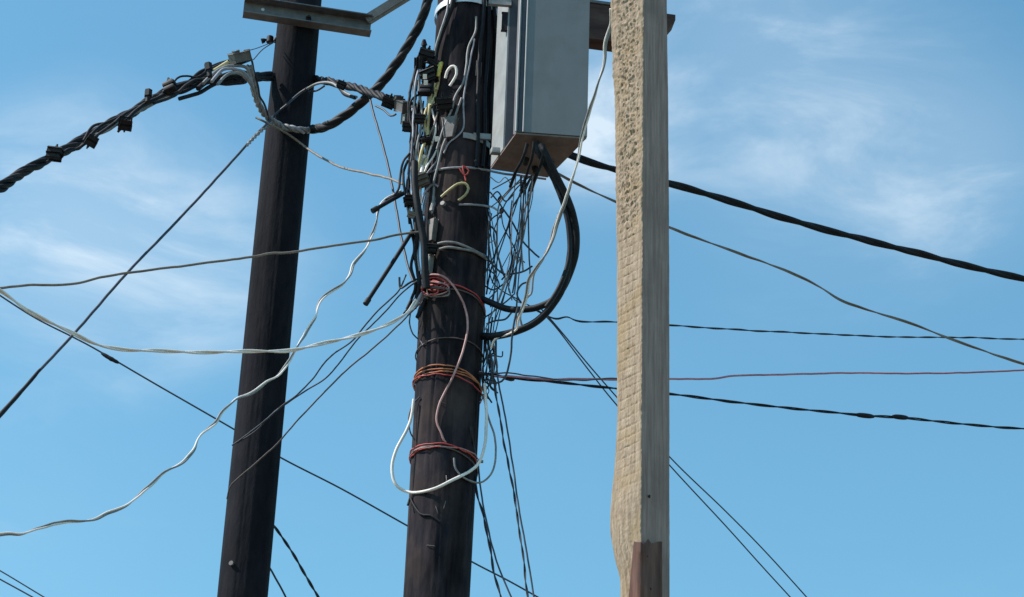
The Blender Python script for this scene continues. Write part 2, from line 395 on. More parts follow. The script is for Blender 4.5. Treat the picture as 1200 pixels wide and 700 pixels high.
# door: flat pan with a rolled edge down each side
dz0 = zb+.004
door = join([prism([FL+wd*.034-dn*.012, FR-wd*.010-dn*.012, FR-wd*.010-dn*.030, FL+wd*.034-dn*.030], dz0, ztop-.01)])
door = prism([FL+wd*.030, FR-wd*.000, FR-wd*.002-dn*.022, FL+wd*.030-dn*.022], dz0, ztop-.01)
dr = obj('door', door, M['cabinet'], cab, smooth=False)
for k, (o, r, e) in enumerate(((.002, .0038, 0), (.030, .0036, .0))):
    a = FL+wd*o+dn*e; obj('rolled_edge', cyl(Vector((a.x, a.y, dz0)), Vector((a.x, a.y, ztop)), r, 10), M['cabinet_body'], cab)
obj('door_return', prism([FL+wd*.003-dn*.004, FL+wd*.030-dn*.004, FL+wd*.030-dn*.02, FL+wd*.003-dn*.02], dz0, ztop-.004), M['cabinet'], cab, smooth=False)
obj('bottom_plate', prism([FL+wd*.002-dn*.003, FR-wd*.004-dn*.003, FR-wd*.004+(BR-FR)*.35, FR+(BR-FR)*.95-wd*.01, BR-wd*.01, BL], zb-.006, zb+.001), M['underside'], cab, smooth=False)
cen = (FL+FR+BR+BL)/4; nd = (BL-FL).normalized()
for (px, py, r) in ((632, 172, .020), (616, 186, .011), (627, 196, .010), (645, 190, .012)):
    g0 = atz(px, py, zb-.006); obj('cable_gland', join([cyl(g0, g0-uz*.012, r*1.25, 6), cyl(g0-uz*.012, g0-uz*.028, r, 12, r*.85)]), M['plastic'], cab)
obj('mounting_bracket', box(atz(590, 178, zb+.02), wd*.05, nd*.012, uz*.012, .002), M['steel'], cab)
obj('mounting_bracket', box(on(C2, rad2, 562, 160, .010), wd*.045, dn*.004, uz*.013, .001), M['steel'], cab)
ln = on(C2, rad2, 596, 14, .01)
obj('hanger_bracket', box(at(586, 3, 7.50), wd*.045, dn*.006, uz*.016, .002), M['steel'], cab)
obj('hanger_bolt', box(at(592, 26, 7.52), wd*.014, dn*.006, uz*.045, .002), M['plastic'], cab)

# ------------------------------------------------------------------ stained timber beam behind the cabinet
Yb = 7.9
t1 = math.radians(9); bx = Vector((math.cos(t1), math.sin(t1), 0)); bn = Vector((math.sin(t1), -math.cos(t1), 0))
tl = at(692, 4, Yb); hb = .185; bd = .075
def on_beam(s, z, d): return tl+bx*s+uz*z-bn*d
x1 = .372
V = [on_beam(-.55, 0, 0), on_beam(-.55, -hb, 0), on_beam(x1-.10, -hb, 0), on_beam(x1, -.028, 0), on_beam(x1, 0, 0)]
V = V+[v-bn*bd for v in V]
obj_b = obj('timber_beam', (V, [(0, 1, 2, 3, 4), (9, 8, 7, 6, 5)]+[(i, (i+1) % 5, 5+(i+1) % 5, 5+i) for i in range(5)]), M['beam'], smooth=False)
tag(obj_b, 'brown stained horizontal beam with a slant cut end behind the pale timber post', 'beam')
pl = tag(obj('beam_plate', box(tl+bx*.0+uz*.008-bn*(bd/2), bx*.30, bn*(bd/2+.006), uz*.007, .001), M['galv']), 'thin grey metal strip lying along the top of the brown beam', 'metal strip')

# ------------------------------------------------------------------ pale sawn timber post
tp = empty('timber_post', (at(752, 350, 6).x, 6, 0))
tag(tp, 'pale rough sawn square timber post standing in front on the right', 'post')
PF = at(752.8, 350, 6.0)
def lerp_tab(tab, y):
    if y <= tab[0][0]: return tab[0][1]
    for (a, va), (b, vb) in zip(tab, tab[1:]):
        if y <= b: return va+(vb-va)*(y-a)/(b-a)
    return tab[-1][1]
LT = [(-60, 717), (0, 718), (60, 720), (110, 723), (150, 723), (220, 724), (300, 725), (380, 725), (480, 725), (520, 723), (560, 719), (592, 716.5), (606, 716.5), (622, 718.5), (640, 722), (655, 726), (666, 728.5), (700, 729), (760, 729)]
RT = [(-60, 784), (0, 784.5), (120, 786), (300, 787), (700, 787), (760, 787)]
rows = [(-.5, 790)]+[(at(752, y, 6.0).z, y) for y in [740-1.2*i for i in range(650)]]+[(at(752, -330, 6).z, -80)]
nc = 40; V = []; Fc = []
for (z, y) in rows:
    y = max(-60, min(760, y)); k = pxm(6.0, y)
    aL = (752.8+(350-y)*.0063-.0-lerp_tab(LT, y))*k; aR = (lerp_tab(RT, y)-752.8-(350-y)*.0063)*k
    inf = 0 < z
    Lp = Vector((PF.x-aL, PF.y+.088, z)); Fp = Vector((PF.x, PF.y, z)); Rp = Vector((PF.x+aR, PF.y+.085, z)); Bp = Vector((PF.x+.005, PF.y+.175, z))
    wane = math.exp(-((y-600)/45)**2)                           # swelling at the knot
    ln = Vector((-.7, -.7, 0)); rn = Vector((.7, -.7, 0))
    rough = 1.0 if y < 235 else max(.25, 1-(y-235)/60)
    row = []
    for j in range(nc+1):
        t = j/nc; p = Lp.lerp(Fp, t)
        e = math.sin(math.pi*min(1, max(0, t)))**.5 if 0 < t < 1 else 0
        q = Vector((t*1.1, 0, z))
        d = rough*(.0065*(.35-abs(noise.noise(Vector((t*5, 3, z*34+t*3)))))*1.3+.0050*(.3-abs(noise.noise(Vector((t*9, 8, z*70-t*6)))))+.0052*noise.noise(Vector((t*22, 12, z*120)))+.0022*noise.noise(Vector((t*6, 15, z*9))))
        d += rough*.004*max(0, noise.noise(Vector((t*4+7, 1, z*22)))-.12)*4*.5
        saw = (y > 150)*min(1, (y-150)/120)*(1.0 if y < 520 else max(0, 1-(y-520)/80))
        ph = z*2*math.pi/.0325+.5*noise.noise(Vector((t*1.2, 0, z*3)))
        d += saw*(.0020*(0 if math.sin(ph) > -.86 else -1)+.0007*math.sin(t*2*math.pi*3.5+1.5*noise.noise(Vector((0, 5, z*3))))+.0008*noise.noise(Vector((t*20, 0, z*140))))
        if y > 622:                                             # grain sweeping round the knot below the swelling
            d += .003*math.sin((t-.25-(y-622)*.004)*26)*math.exp(-((y-660)/40)**2)
        d += wane*.006*math.sin(math.pi*t)
        p = p+ln*d*(e if j < nc else 0)
        if j >= nc-1: p = p+Vector((0, 1, 0))*(.0022+.0030*abs(noise.noise(Vector((z*26, 6, 0))))+.002*noise.noise(Vector((z*90, 6, 0))))*(1 if j == nc else .35)
        if j == 0: p = p+Vector((-1, .3, 0))*.0022*(noise.noise(Vector((z*14, 4, 0)))+rough*noise.noise(Vector((z*60, 2, 0))))
        row.append(p)
    for j in range(1, 9):
        t = j/8; p = Fp.lerp(Rp, t); p = p+rn*(.0009*noise.noise(Vector((t*8, 20, z*5)))+.0006*noise.noise(Vector((t*14, 22, z*40)))); row.append(p)
    row.append(Bp)
    V += row
m = nc+1+8+1
for i in range(len(rows)-1):
    for k in range(m):
        k2 = (k+1) % m; Fc.append((i*m+k, i*m+k2, (i+1)*m+k2, (i+1)*m+k))
Fc.append(tuple((len(rows)-1)*m+k for k in range(m)))
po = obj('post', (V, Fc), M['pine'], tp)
po.data.materials.append(M['pine_side'])                        # weathered side and back, also reddened to offset the cool shade there
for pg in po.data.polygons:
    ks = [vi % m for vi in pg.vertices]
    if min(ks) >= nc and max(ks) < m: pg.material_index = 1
# darker offcut nailed over the front arris at the bottom
zt = at(752, 635, 6).z; zb2 = at(752, 960, 6).z
def F3(px, py, Y): return at(px, py, Y)
bt = [F3(743, 633, 5.985), F3(752.5, 636, 5.972), F3(776, 638, 6.035)]
bb_ = [Vector((bt[0].x-.062, bt[0].y+.045, zb2)), Vector((bt[1].x-.012, bt[1].y+.0, zb2)), Vector((bt[2].x+.0, bt[2].y, zb2))]
V = []; nr = 60
for i in range(nr+1):
    t = i/nr; a = bt[0].lerp(bb_[0], t); b = bt[1].lerp(bb_[1], min(1, t)); c = bt[2].lerp(bb_[2], t)
    for j in range(9):
        s = j/8; p = a.lerp(b, s/.3) if s < .3 else b.lerp(c, (s-.3)/.7)
        d = .0022*noise.noise(Vector((s*14, 0, p.z*5)))+.0015*noise.noise(Vector((s*30, 3, p.z*20)))
        if i == 0: p = p+uz*(.016*noise.noise(Vector((s*7, 1, 1)))+.008*noise.noise(Vector((s*25, 1, 5)))+.012*(s-.3))
        V.append(p+Vector((0, -1, 0))*d)
n0 = len(V); V += [v+Vector((.0, .022, 0)) for v in V]
w9 = 9; Fc = []
for i in range(nr):
    for j in range(8):
        a = i*w9+j; Fc.append((a, a+1, a+w9+1, a+w9)); Fc.append((n0+a, n0+a+w9, n0+a+w9+1, n0+a+1))
    Fc.append((i*w9, (i+1)*w9, n0+(i+1)*w9, n0+i*w9)); a = i*w9+8; Fc.append((a, n0+a, n0+a+w9, a+w9))
for j in range(8): Fc.append((j, n0+j, n0+j+1, j+1)); a = nr*w9+j; Fc.append((a, a+1, n0+a+1, n0+a))
nb = obj('nailed_board', (V, Fc), M['board'], tp)
nb['label'] = 'dark weathered board fixed over the foot of the pale post'
for (px, py) in ((758, 652), (762, 690), (761, 581)):
    b = at(px, py, 6.0); 
    Yf = 6.0+(px-752.8)*pxm(6)*.95-(.006 if py < 640 else .010)
    b = at(px, py, Yf-.014 if py > 640 else Yf); obj('nail', cyl(b+Vector((0, .02, 0)), b, .0035, 8), M['plastic'], tp)

# ------------------------------------------------------------------ cables
SEED = [0]
def path(pts, kn=0, wl=.08, step=.012, off=.006):
    SEED[0] += 1
    P = spline(resolve(pts, off), step)
    return kink(P, kn, wl, SEED[0])
def pr_px(P):
    v = P-EYE; return v.dot(fw)/F
def cable(name, label, pts, px, mt, cat='cable', group=None, kn=0.002, wl=.08, sides=8, off=.006, step=.012, wob=.0):
    P = path(pts, kn, wl, step, off)
    r = px/2*pr_px(P[len(P)//2])
    if name == 'cable_sleeve':                                  # heat-shrunk sleeves taper and bulge unevenly
        r0 = r; r = lambda q: r0*(.55+.45*math.sin(math.pi*min(1, max(0, q)))**.45)*(1+.18*noise.noise(Vector((q*6, SEED[0], 0))))
    o = obj(name, tube(P, r, sides, wob, SEED[0]), M[mt], origin=P[0])
    return tag(o, label, cat, group)
def twisted(name, label, pts, px, mts, pitch=.12, cat='cable', kn=.003, wl=.15, wob=.1, fat=.62, step=.010, sides=8, part='strand', group=None, off=.012):
    P = path(pts, kn, wl, step, off); s = pr_px(P[len(P)//2]); R = px/2*s; n = len(mts)
    rs_ = R*fat if n > 2 or fat > .63 else R*.54; rh = R-rs_ if n > 2 or fat > .63 else R*.5
    rt_ = empty(name, P[0]); tag(rt_, label, cat, group)
    for L, m_ in zip(helix(P, n, rh if fat > .63 else max(rh, rs_*.8), pitch, wob, SEED[0]), mts):
        obj(part, tube(L, rs_*.95, sides), M[m_], rt_)
    return rt_
def connector(px, py, Y, s, ang, label, mt='plastic', tail=None, group='insulation piercing connectors', fit=None):
    """two-jaw piercing connector: jaws, clamping bolt with shear head, end caps"""
    c = at(px, py, Y) if not isinstance(Y, str) else on(C2, rad2, px, py, .03)
    k = pr_px(c); s = s*k; a = math.radians(ang)
    x = (rt*math.cos(a)-up*math.sin(a)); y = (rt*math.sin(a)+up*math.cos(a)); z = x.cross(y)
    q = Matrix.Rotation(random.uniform(-.7, .7), 3, x) @ Matrix.Rotation(random.uniform(-.35, .35), 3, y); x = q @ x; y = q @ y; z = q @ z
    t = tag(empty('cable_connector', c), label, 'connector', group)
    obj('jaw', join([box(c+y*s*.24, x*s*.5, y*s*.2, z*s*.34, s*.15), box(c+y*s*.40+x*s*.2, x*s*.15, y*s*.12, z*s*.28, s*.05)]), M[mt], t)
    obj('jaw', join([box(c-y*s*.22, x*s*.46, y*s*.19, z*s*.34, s*.14), cyl(c-y*s*.22-x*s*.62, c-y*s*.22-x*s*.3, s*.12, 10, s*.16)]), M[mt], t)
    obj('bolt', join([cyl(c-y*s*.55, c+y*s*.62, s*.07, 8), cyl(c+y*s*.50, c+y*s*.74, s*.15, 6), cyl(c+y*s*.74, c+y*s*.92, s*.09, 6)]), M['steel' if mt != 'plastic' else 'plastic'], t)
    if tail:
        d = x*math.cos(math.radians(tail))+y*math.sin(math.radians(tail))
        obj('end_cap', cyl(c+d*s*.3, c+d*s*1.15, s*.16, 10, s*.12), M[mt], t)
    return t

# A: the heavy twisted service bundle coming in from the left
YA = 7.9
bundle = [(-40, 247, 7.6), (0, 220), (30, 200), (62, 184), (90, 168), (118, 152), (150, 134), (185, 114), (212, 103), (245, 92), (268, 92), (292, 90), (300, 90), (322, 90, 8.55)]
t = twisted('service_bundle', 'thick bundle of twisted black and grey cables from the left edge to the left pole', bundle, 12.5, ['rubber', 'rubber', 'rubber_dull', 'rubber_dull', 'rubber'], pitch=.30, wob=.45, fat=.44, kn=.005)
def more(pts, px, mt, kn=.004, wl=.09, lab=None):
    P = path(pts, kn, wl, .010); o = obj('loose_wire', tube(P, px/2*pr_px(P[len(P)//2]), 8), M[mt], t)
    if lab: o['label'] = lab
    return o
more([(72, 182, 7.72), (80, 176), (92, 175), (100, 166), (115, 150), (135, 140), (148, 132, 7.9)], 4, 'rubber')
more([(98, 165, 7.8), (110, 148), (135, 142), (160, 130), (180, 113, 7.95)], 3.5, 'rubber_dull')
more([(112, 158, 7.8), (128, 152), (148, 138), (170, 127), (188, 116), (205, 104, 7.95)], 3.4, 'grey')
more([(55, 190, 7.7), (75, 180), (92, 173), (120, 155), (150, 131), (180, 118), (205, 101), (240, 92, 8.0)], 3.4, 'rubber_dull')
more([(150, 139, 7.82), (170, 122), (192, 112), (215, 108), (240, 97), (266, 97), (288, 93, 8.1)], 4.4, 'rubber')
more([(180, 121, 7.86), (205, 112), (225, 96), (250, 92), (276, 84), (292, 86, 8.1)], 4.0, 'rubber_dull')
more([(198, 106, 7.95), (208, 92), (220, 90), (230, 91), (236, 88, 8.0)], 2.5, 'rubber_dull')
more([(205, 106, 7.95), (222, 96), (236, 84), (250, 78), (262, 74), (276, 70, 8.1)], 4.5, 'rubber')
more([(210, 116, 7.95), (235, 108), (252, 98), (270, 92), (285, 96, 8.1)], 5, 'rubber')
more([(232, 104, 7.95), (243, 96), (262, 98), (282, 97), (292, 92, 8.2)], 6, 'rubber')
more([(225, 98, 8.0), (245, 84), (262, 76), (280, 74), (292, 70, 8.1)], 5, 'rubber')
more([(238, 98, 7.9), (250, 86), (264, 79), (280, 77), (290, 80), (294, 92), (296, 108, 8.1)], 4, 'grey', lab='light grey insulated wire looping over the bundle')
more([(248, 96, 7.88), (258, 84), (270, 80), (284, 84), (294, 96), (297, 112, 8.1)], 4, 'lilac', lab='pale wire looping over the bundle')
more([(255, 99, 7.86), (266, 88), (278, 86), (288, 92), (296, 104), (300, 120, 8.1)], 3.6, 'grey')
more([(285, 88, 8.15), (300, 87), (318, 86, 8.5)], 5, 'rubber'); more([(285, 92, 8.15), (300, 91), (318, 91, 8.5)], 5, 'rubber')
more([(286, 68, 8.05), (292, 66), (296, 74), (299, 86), (303, 100), (305, 112), (310, 122), (314, 136, 8.2)], 2.6, 'rubber_dull')
# splice body lying on the bundle
c0, c1_ = at(262, 72, 7.98), at(291, 65, 8.02)
dd = (c1_-c0).normalized(); nn = dd.cross(up).normalized(); vv = nn.cross(dd)
sp = tag(empty('splice_box', (c0+c1_)/2), 'grey splice box sitting on top of the thick bundle just left of the left pole', 'splice box')
obj('body', join([box(c0.lerp(c1_, .66), dd*.040, nn*.022, vv*.020, .006), box(c0.lerp(c1_, .55)+vv*.02, dd*.012, nn*.010, vv*.010, .003)]), M['greyplastic'], sp)
obj('clamp_bar', cyl(c0-dd*.055-vv*.03, c0+dd*.02-vv*.008, .009, 10), M['cream'], sp)
G = 'black connectors on the thick left bundle'
connector(64, 181, 7.7, 14, 12, 'black connector sitting on the thick bundle nearest the left edge', group=G)
connector(107, 165, 7.75, 12, -150, 'black connector hanging under the bundle, second from the left edge', group=G)
connector(147, 145, 7.82, 12.5, 195, 'black connector with a downward spur under the middle of the bundle', tail=60, group=G)
connector(199, 102, 7.9, 15.5, -15, 'large rounded black connector on top of the bundle', group=G)
for (x, y, x2, y2, l) in ((173, 120, 174, 108, 'short black bolt end sticking up from the middle of the bundle'), (246, 90, 244, 77, 'short black bolt end sticking up from the bundle near the left pole')):
    a, b = at(x, y, 7.85), at(x2, y2, 7.85)
    o = tag(empty('bolt_end', a), l, 'bolt'); obj('shank', cyl(a, b, .011, 8), M['plastic'], o); obj('nut', cyl(a.lerp(b, .55), b+(b-a)*.15, .017, 6), M['plastic'], o)
cable('tie_wire', 'hair thin wire tying the small insulator to the bundle', [(322, 49, 8.5), (308, 58), (297, 70, 8.1)], 1.3, 'darkgrey', 'wire', kn=0)
cable('tie_wire', 'second hair thin wire running left from the small insulator', [(318, 50, 8.5), (300, 57), (280, 62, 8.05)], 1.0, 'darkgrey', 'wire', kn=0)

# B/C: pale strands that drop past the left pole and join the dark twisted cable rising to the top
twisted('twisted_drop', 'pale grey twisted strands looping down from the bundle and across the left pole',
        [(292, 78, 8.05), (297, 98), (300, 115), (307, 130), (317, 141), (328, 147, ('l', .03)), (342, 151, ('l', .035)), (356, 153, ('l', .035)), (372, 151, ('l', .03))], 9, ['grey', 'lilac', 'grey'], pitch=.11, wob=.35, fat=.48)
twisted('twisted_cable', 'dark twisted cable sweeping up from the left pole past the top of the picture',
        [(366, 152, ('l', .03)), (385, 147, 8.4), (410, 131), (438, 107), (452, 92), (468, 70), (485, 42), (497, 15), (505, -10), (514, -60, 7.9)], 12.5, ['rubber', 'rubber_dull', 'rubber'], pitch=.24, wob=.12, fat=.70)
# D
cable('guy_cable', 'straight dark cable descending from the left pole to the left edge', [(396, 101, 8.45), (382, 96), (370, 99, 8.45), (352, 109, ('l', .03)), (336, 123, ('l', .03)), (322, 135, ('l', .03)), (312, 146, 8.3), (295, 163), (265, 197), (205, 262), (150, 319), (85, 393), (45, 436), (0, 487), (-30, 521, 7.0)], 3.4, 'darkgrey', kn=.001)
twisted('spare_tail', 'pale double wire laid along the straight dark cable beside the left pole', [(322, 141, ('l', .02)), (312, 149, 8.3), (300, 160), (290, 170, 8.2)], 4.5, ['lilac', 'grey'], pitch=.06)
cable('cable_sleeve', 'thick black sleeve on the straight dark cable near the left edge', [(47, 433, 7.2), (25, 459), (0, 487), (-30, 521, 7.0)], 5.4, 'rubber', 'cable sleeve', kn=.001)
# E
cable('drop_wire', 'grey wire crossing the left pole just below the twisted strands toward the middle pole', [(300, 138, 8.3), (312, 144, 8.3), (334, 155, ('l', .05)), (355, 170, ('l', .04)), (372, 182, 8.4), (400, 196), (430, 203), (455, 209), (472, 216, 7.8)], 2.8, 'tan', 'wire')
# F
twisted('service_bundle', 'short black bundle running from behind the left pole to the middle pole', [(340, 88, 8.75), (366, 92, 8.62), (400, 99), (430, 107), (455, 116), (478, 124), (494, 130, 7.75)], 10.5, ['rubber', 'rubber', 'rubber_dull', 'rubber'], pitch=.26, wob=.4, fat=.5)
cable('drop_wire', 'pale wire sagging under the short black bundle between the poles', [(360, 104, 8.45), (372, 98), (388, 97), (398, 104), (408, 111), (418, 114, 8.2)], 3.2, 'grey', 'wire')
cable('drop_wire', 'black wire end hanging under the short black bundle between the poles', [(385, 92, 8.4), (396, 101), (404, 110), (416, 115, 8.2)], 4.5, 'rubber', 'wire')
cable('drop_wire', 'short dark loop beside the right edge of the left pole', [(362, 108, 8.5), (372, 106), (380, 101, 8.4)], 2.4, 'darkgrey', 'wire')
connector(400, 100, 8.2, 8, 25, 'small black connector on the short bundle between the poles')
connector(456, 120, 7.95, 12, 20, 'black connector on the short bundle close to the middle pole')
a, b = at(462, 121, 7.9), at(484, 129, 7.78); dd = (b-a).normalized(); vv = (up-dd*up.dot(dd)).normalized(); nn = dd.cross(vv)
tcn = tag(empty('tension_clamp', a), 'grey brown tension clamp holding the short bundle at the middle pole', 'clamp')
obj('body', join([box(a.lerp(b, .5), dd*.040, nn*.018, vv*.021, .006), box(a.lerp(b, .2)+vv*.026, dd*.012, nn*.014, vv*.008, .003)]), M['greyplastic'], tcn)
obj('hook', join([cyl(b, b+dd*.05, .009, 8), box(a.lerp(b, .7)-vv*.045, dd*.018, nn*.012, vv*.022, .004)]), M['steel'], tcn)
cable('drop_wire', 'short pale tail hanging below the tension clamp', [(440, 124, 8.0), (450, 129), (458, 136), (464, 134, 7.9)], 2.4, 'darkgrey', 'wire')
connector(479, 149, 7.75, 11, 5, 'black connector under the tension clamp at the left of the middle pole')
# G
cable('drop_wire', 'thin dark wire hanging from the twisted cable down the gap to the middle pole', [(433, 112, 8.2), (437, 130), (446, 162), (455, 195), (462, 232), (470, 278), (479, 315), (486, 333, 7.75)], 2.8, 'darkgrey', 'wire')
# H
cable('drop_wire', 'brownish wire almost level across the left pole at its middle', [(-30, 340, 7.0), (0, 338), (32, 334), (85, 333), (120, 325), (150, 320), (220, 311), (290, 302), (318, 297), (340, 296), (400, 287), (440, 281), (470, 275), (492, 272, 7.7)], 3.0, 'tan', 'wire')
# I
twisted('drop_cable', 'white drop cable sagging from the left edge across the left pole to the middle pole', [(-30, 328, 6.8), (0, 341), (30, 362), (60, 379), (90, 393), (115, 404), (145, 410), (185, 411), (230, 413), (270, 412), (310, 412), (345, 410), (380, 402), (420, 393), (455, 380), (478, 366), (488, 352, 7.66)], 5.0, ['white', 'white'], pitch=.33, kn=.002)
# J
cable('drop_wire', 'straight dark wire passing behind both round poles down to the lower right', [(-10, 340, 8.9), (40, 372), (85, 395), (115, 411), (180, 449), (272, 502, 9.0), (330, 537), (400, 573), (475, 615), (552, 658), (600, 683), (660, 717, 9.4)], 2.1, 'darkgrey', 'wire', kn=0)
cable('cable_sleeve', 'short black splice sleeve on the straight wire left of the left pole', [(119, 414, 8.92), (128, 419.5), (139, 425.5, 8.92)], 5.2, 'rubber', 'cable sleeve', kn=0)
# K
twisted('drop_cable', 'kinked white drop cable climbing from the lower left edge to the middle pole', [(-30, 624, 6.8), (0, 626), (22, 627), (50, 620), (78, 612), (112, 607), (132, 597), (165, 577), (190, 556), (212, 543), (228, 527), (236, 510), (252, 492), (275, 470), (303, 455), (322, 442), (340, 420), (355, 395), (368, 375), (378, 352), (400, 333), (415, 312), (430, 288), (441, 262), (448, 236), (470, 224, 7.75)], 4.3, ['white', 'grey'], pitch=.42, kn=.011, wl=.13)
# L
GL = 'thin dark pair wires crossing from the middle pole down over the left pole'
cable('drop_wire', 'thin dark wire descending from the middle pole across the left pole, uppermost of three', [(476, 322, 7.7), (466, 342, 7.72), (445, 362), (430, 379), (412, 400), (385, 420), (366, 445), (348, 463), (332, 475), (310, 493), (285, 513), (272, 522, 8.45)], 1.9, 'darkgrey', 'wire', GL)
cable('drop_wire', 'thin dark wire descending from the middle pole across the left pole, middle of three', [(488, 330, 7.68), (470, 344), (450, 367), (420, 397), (385, 440), (362, 456), (340, 470), (318, 486), (300, 505), (278, 519, 8.44)], 1.9, 'darkgrey', 'wire', GL)
cable('drop_wire', 'thin brownish wire crossing from the middle pole down over the left pole, lowest of three', [(492, 356, 7.66), (470, 378), (440, 406), (410, 430), (385, 455), (350, 491), (325, 520), (300, 543), (282, 558), (270, 570), (266, 585, 8.46)], 2.0, 'brown', 'wire', GL)
# M
cable('drop_wire', 'faint thin wire in the lower left corner, upper of two', [(-20, 660, 10), (0, 669), (55, 702), (90, 722, 10)], 1.6, 'darkgrey', 'wire', kn=0)
cable('drop_wire', 'faint thin wire in the lower left corner, lower of two', [(-20, 668, 10), (0, 679), (40, 701), (80, 724, 10)], 1.8, 'darkgrey', 'wire', kn=0)
# N
twisted('drop_cable', 'dark twisted wire leaving the left pole low on its right side', [(300, 590, 8.8), (320, 616), (335, 636), (352, 664), (370, 695), (384, 722, 9.0)], 3.6, ['darkgrey', 'rubber_dull'], pitch=.13, kn=.005)
cable('drop_wire', 'thin dark wire leaving the left pole just above the bottom edge', [(296, 640, 8.8), (314, 663), (325, 681), (336, 702), (346, 722, 9.0)], 2.4, 'darkgrey', 'wire')
# O
twisted('power_cable', 'heavy black twisted cable running right from the cabinet behind the pale post', [(600, 150, 7.9), (640, 170, 7.95), (680, 186, 8.0), (722, 199), (787, 216), (850, 234), (920, 256), (1000, 278), (1080, 298), (1150, 316), (1200, 327), (1260, 342, 8.9)], 9.4, ['rubber', 'rubber'], pitch=.46, wob=.1, fat=.72, kn=.002)
# P
twisted('drop_cable', 'brown grey wire sagging to the right edge just below the heavy black cable', [(640, 196, 7.7), (664, 209, 7.75), (690, 222), (723, 238), (787, 268), (850, 291), (920, 317), (960, 336), (985, 352), (1010, 361), (1060, 377), (1110, 396), (1160, 414), (1200, 427), (1250, 444, 8.4)], 3.4, ['tan', 'tan'], pitch=.5, kn=.003)
# Q
twisted('drop_cable', 'thin dark wire nearly level across the right side of the sky', [(618, 357, 7.7), (640, 370, 7.75), (652, 374), (665, 372), (680, 377), (722, 378), (787, 382), (850, 386), (950, 391), (1050, 395), (1130, 396), (1200, 398), (1250, 399, 8.6)], 2.4, ['darkgrey', 'rubber_dull'], pitch=.2, kn=.003)
# R
cable('drop_wire', 'reddish wire running level to the right edge above the dark spliced cable', [(562, 436, 'c'), (580, 441, 7.74), (600, 441), (640, 445), (680, 444), (722, 445), (787, 444), (830, 444), (870, 440), (930, 439), (1000, 437), (1060, 438), (1120, 437), (1200, 434), (1250, 432, 8.6)], 2.4, 'magenta', 'wire')
cable('drop_wire', 'short dark red wire twisted beside the reddish wire between the middle pole and the post', [(565, 440, 'c'), (600, 438, 7.73), (640, 443), (680, 446), (722, 443), (770, 446, 7.9)], 1.8, 'brown', 'wire', kn=.004)
# S
twisted('drop_cable', 'dark spliced cable running right from the orange bands on the middle pole', [(560, 437, 'c'), (578, 440, 7.74), (600, 443), (650, 448), (722, 456), (787, 462), (850, 470), (920, 478), (1000, 486), (1060, 490), (1120, 496), (1200, 503), (1250, 508, 8.8)], 3.7, ['rubber', 'rubber_dull'], pitch=.3, kn=.002)
for (x0, y0, x1_, y1_, l) in ((1003, 486, 1024, 488.5, 'black sleeve on the dark spliced cable, the left of two'), (1046, 488, 1064, 490, 'black sleeve on the dark spliced cable, the right of two'), (590, 442, 602, 445, 'black sleeve on the dark spliced cable beside the middle pole')):
    Yq = 7.74+(x0-578)/672*1.06
    cable('cable_sleeve', l, [(x0, y0, Yq), ((x0+x1_)/2, (y0+y1_)/2), (x1_, y1_, Yq+.04)], 6.2, 'rubber', 'cable sleeve', kn=0)
# T
cable('drop_wire', 'thin wire slanting down behind the post to the lower right, upper of two', [(634, 362, 7.75), (645, 374), (662, 394), (690, 428), (724, 467), (787, 538), (850, 599), (900, 650), (965, 722, 8.9)], 1.6, 'darkgrey', 'wire', kn=0)
cable('drop_wire', 'thin wire slanting down behind the post to the lower right, lower of two', [(640, 371, 7.76), (655, 388), (690, 434), (722, 474), (787, 548), (850, 616), (895, 666), (950, 726, 8.9)], 1.6, 'darkgrey', 'wire', kn=0)
# U: wires hanging below on the right of the middle pole
twisted('hanging_wire', 'dark twisted wire hanging beside the foot of the middle pole, nearest the pole', [(552, 500, 'c'), (557, 545, 7.78), (558, 575), (566, 604), (574, 640), (580, 675), (592, 722, 7.7)], 3.2, ['darkgrey', 'rubber_dull'], pitch=.16, kn=.004, cat='wire')
cable('hanging_wire', 'thin dark wire hanging beside the twisted one at the foot of the middle pole', [(560, 540, 7.76), (564, 580), (571, 615), (581, 655), (598, 697), (607, 722, 7.7)], 2.1, 'darkgrey', 'wire')
twisted('hanging_wire', 'long dark twisted wire hanging right of the middle pole, left of the long pair', [(572, 396, 7.74), (578, 440), (586, 490), (597, 550), (604, 592), (611, 640), (618, 690), (622, 722, 7.7)], 2.9, ['darkgrey', 'rubber_dull'], pitch=.15, kn=.004, cat='wire')
cable('hanging_wire', 'long dark wire hanging right of the middle pole, right of the long pair', [(581, 396, 7.74), (583, 440), (592, 490), (601, 545), (607, 590), (616, 640), (624, 690), (629, 722, 7.7)], 2.1, 'darkgrey', 'wire')
cable('hanging_wire', 'dark wire curling under the red bands right of the middle pole', [(570, 398, 7.75), (575, 415), (577, 430), (574, 450), (568, 458, 7.75)], 2.4, 'darkgrey', 'wire')
# V: white loop
cable('cable_loop', 'white cable loop hanging across the lower middle pole', [(485, 468, 7.72), (482, 488), (476, 505), (464, 528), (459, 550), (464, 568), (480, 577, ('c', .012)), (505, 574, ('c', .014)), (530, 563, ('c', .014)), (552, 551, ('c', .014)), (562, 541, 7.72), (568, 520), (570, 495), (569, 470), (568, 450, 7.74)], 3.7, 'white', 'cable', kn=.0015)
cable('cable_loop', 'thin grey loop behind the white loop at the right of the middle pole', [(532, 537, ('c', .008)), (534, 549, ('c', .010)), (543, 560, ('c', .010)), (558, 566, 7.74), (570, 562), (579, 548), (581, 525), (578, 505), (571, 485), (566, 462, 7.76)], 2.4, 'grey', 'wire')
cable('drop_wire', 'dark hooked wire end low on the middle pole', [(478, 592, 7.72), (481, 583, 'c'), (484, 590, 'c'), (493, 602, 'c'), (505, 604, 'c'), (516, 612, 'c')], 2.8, 'rubber', 'wire')
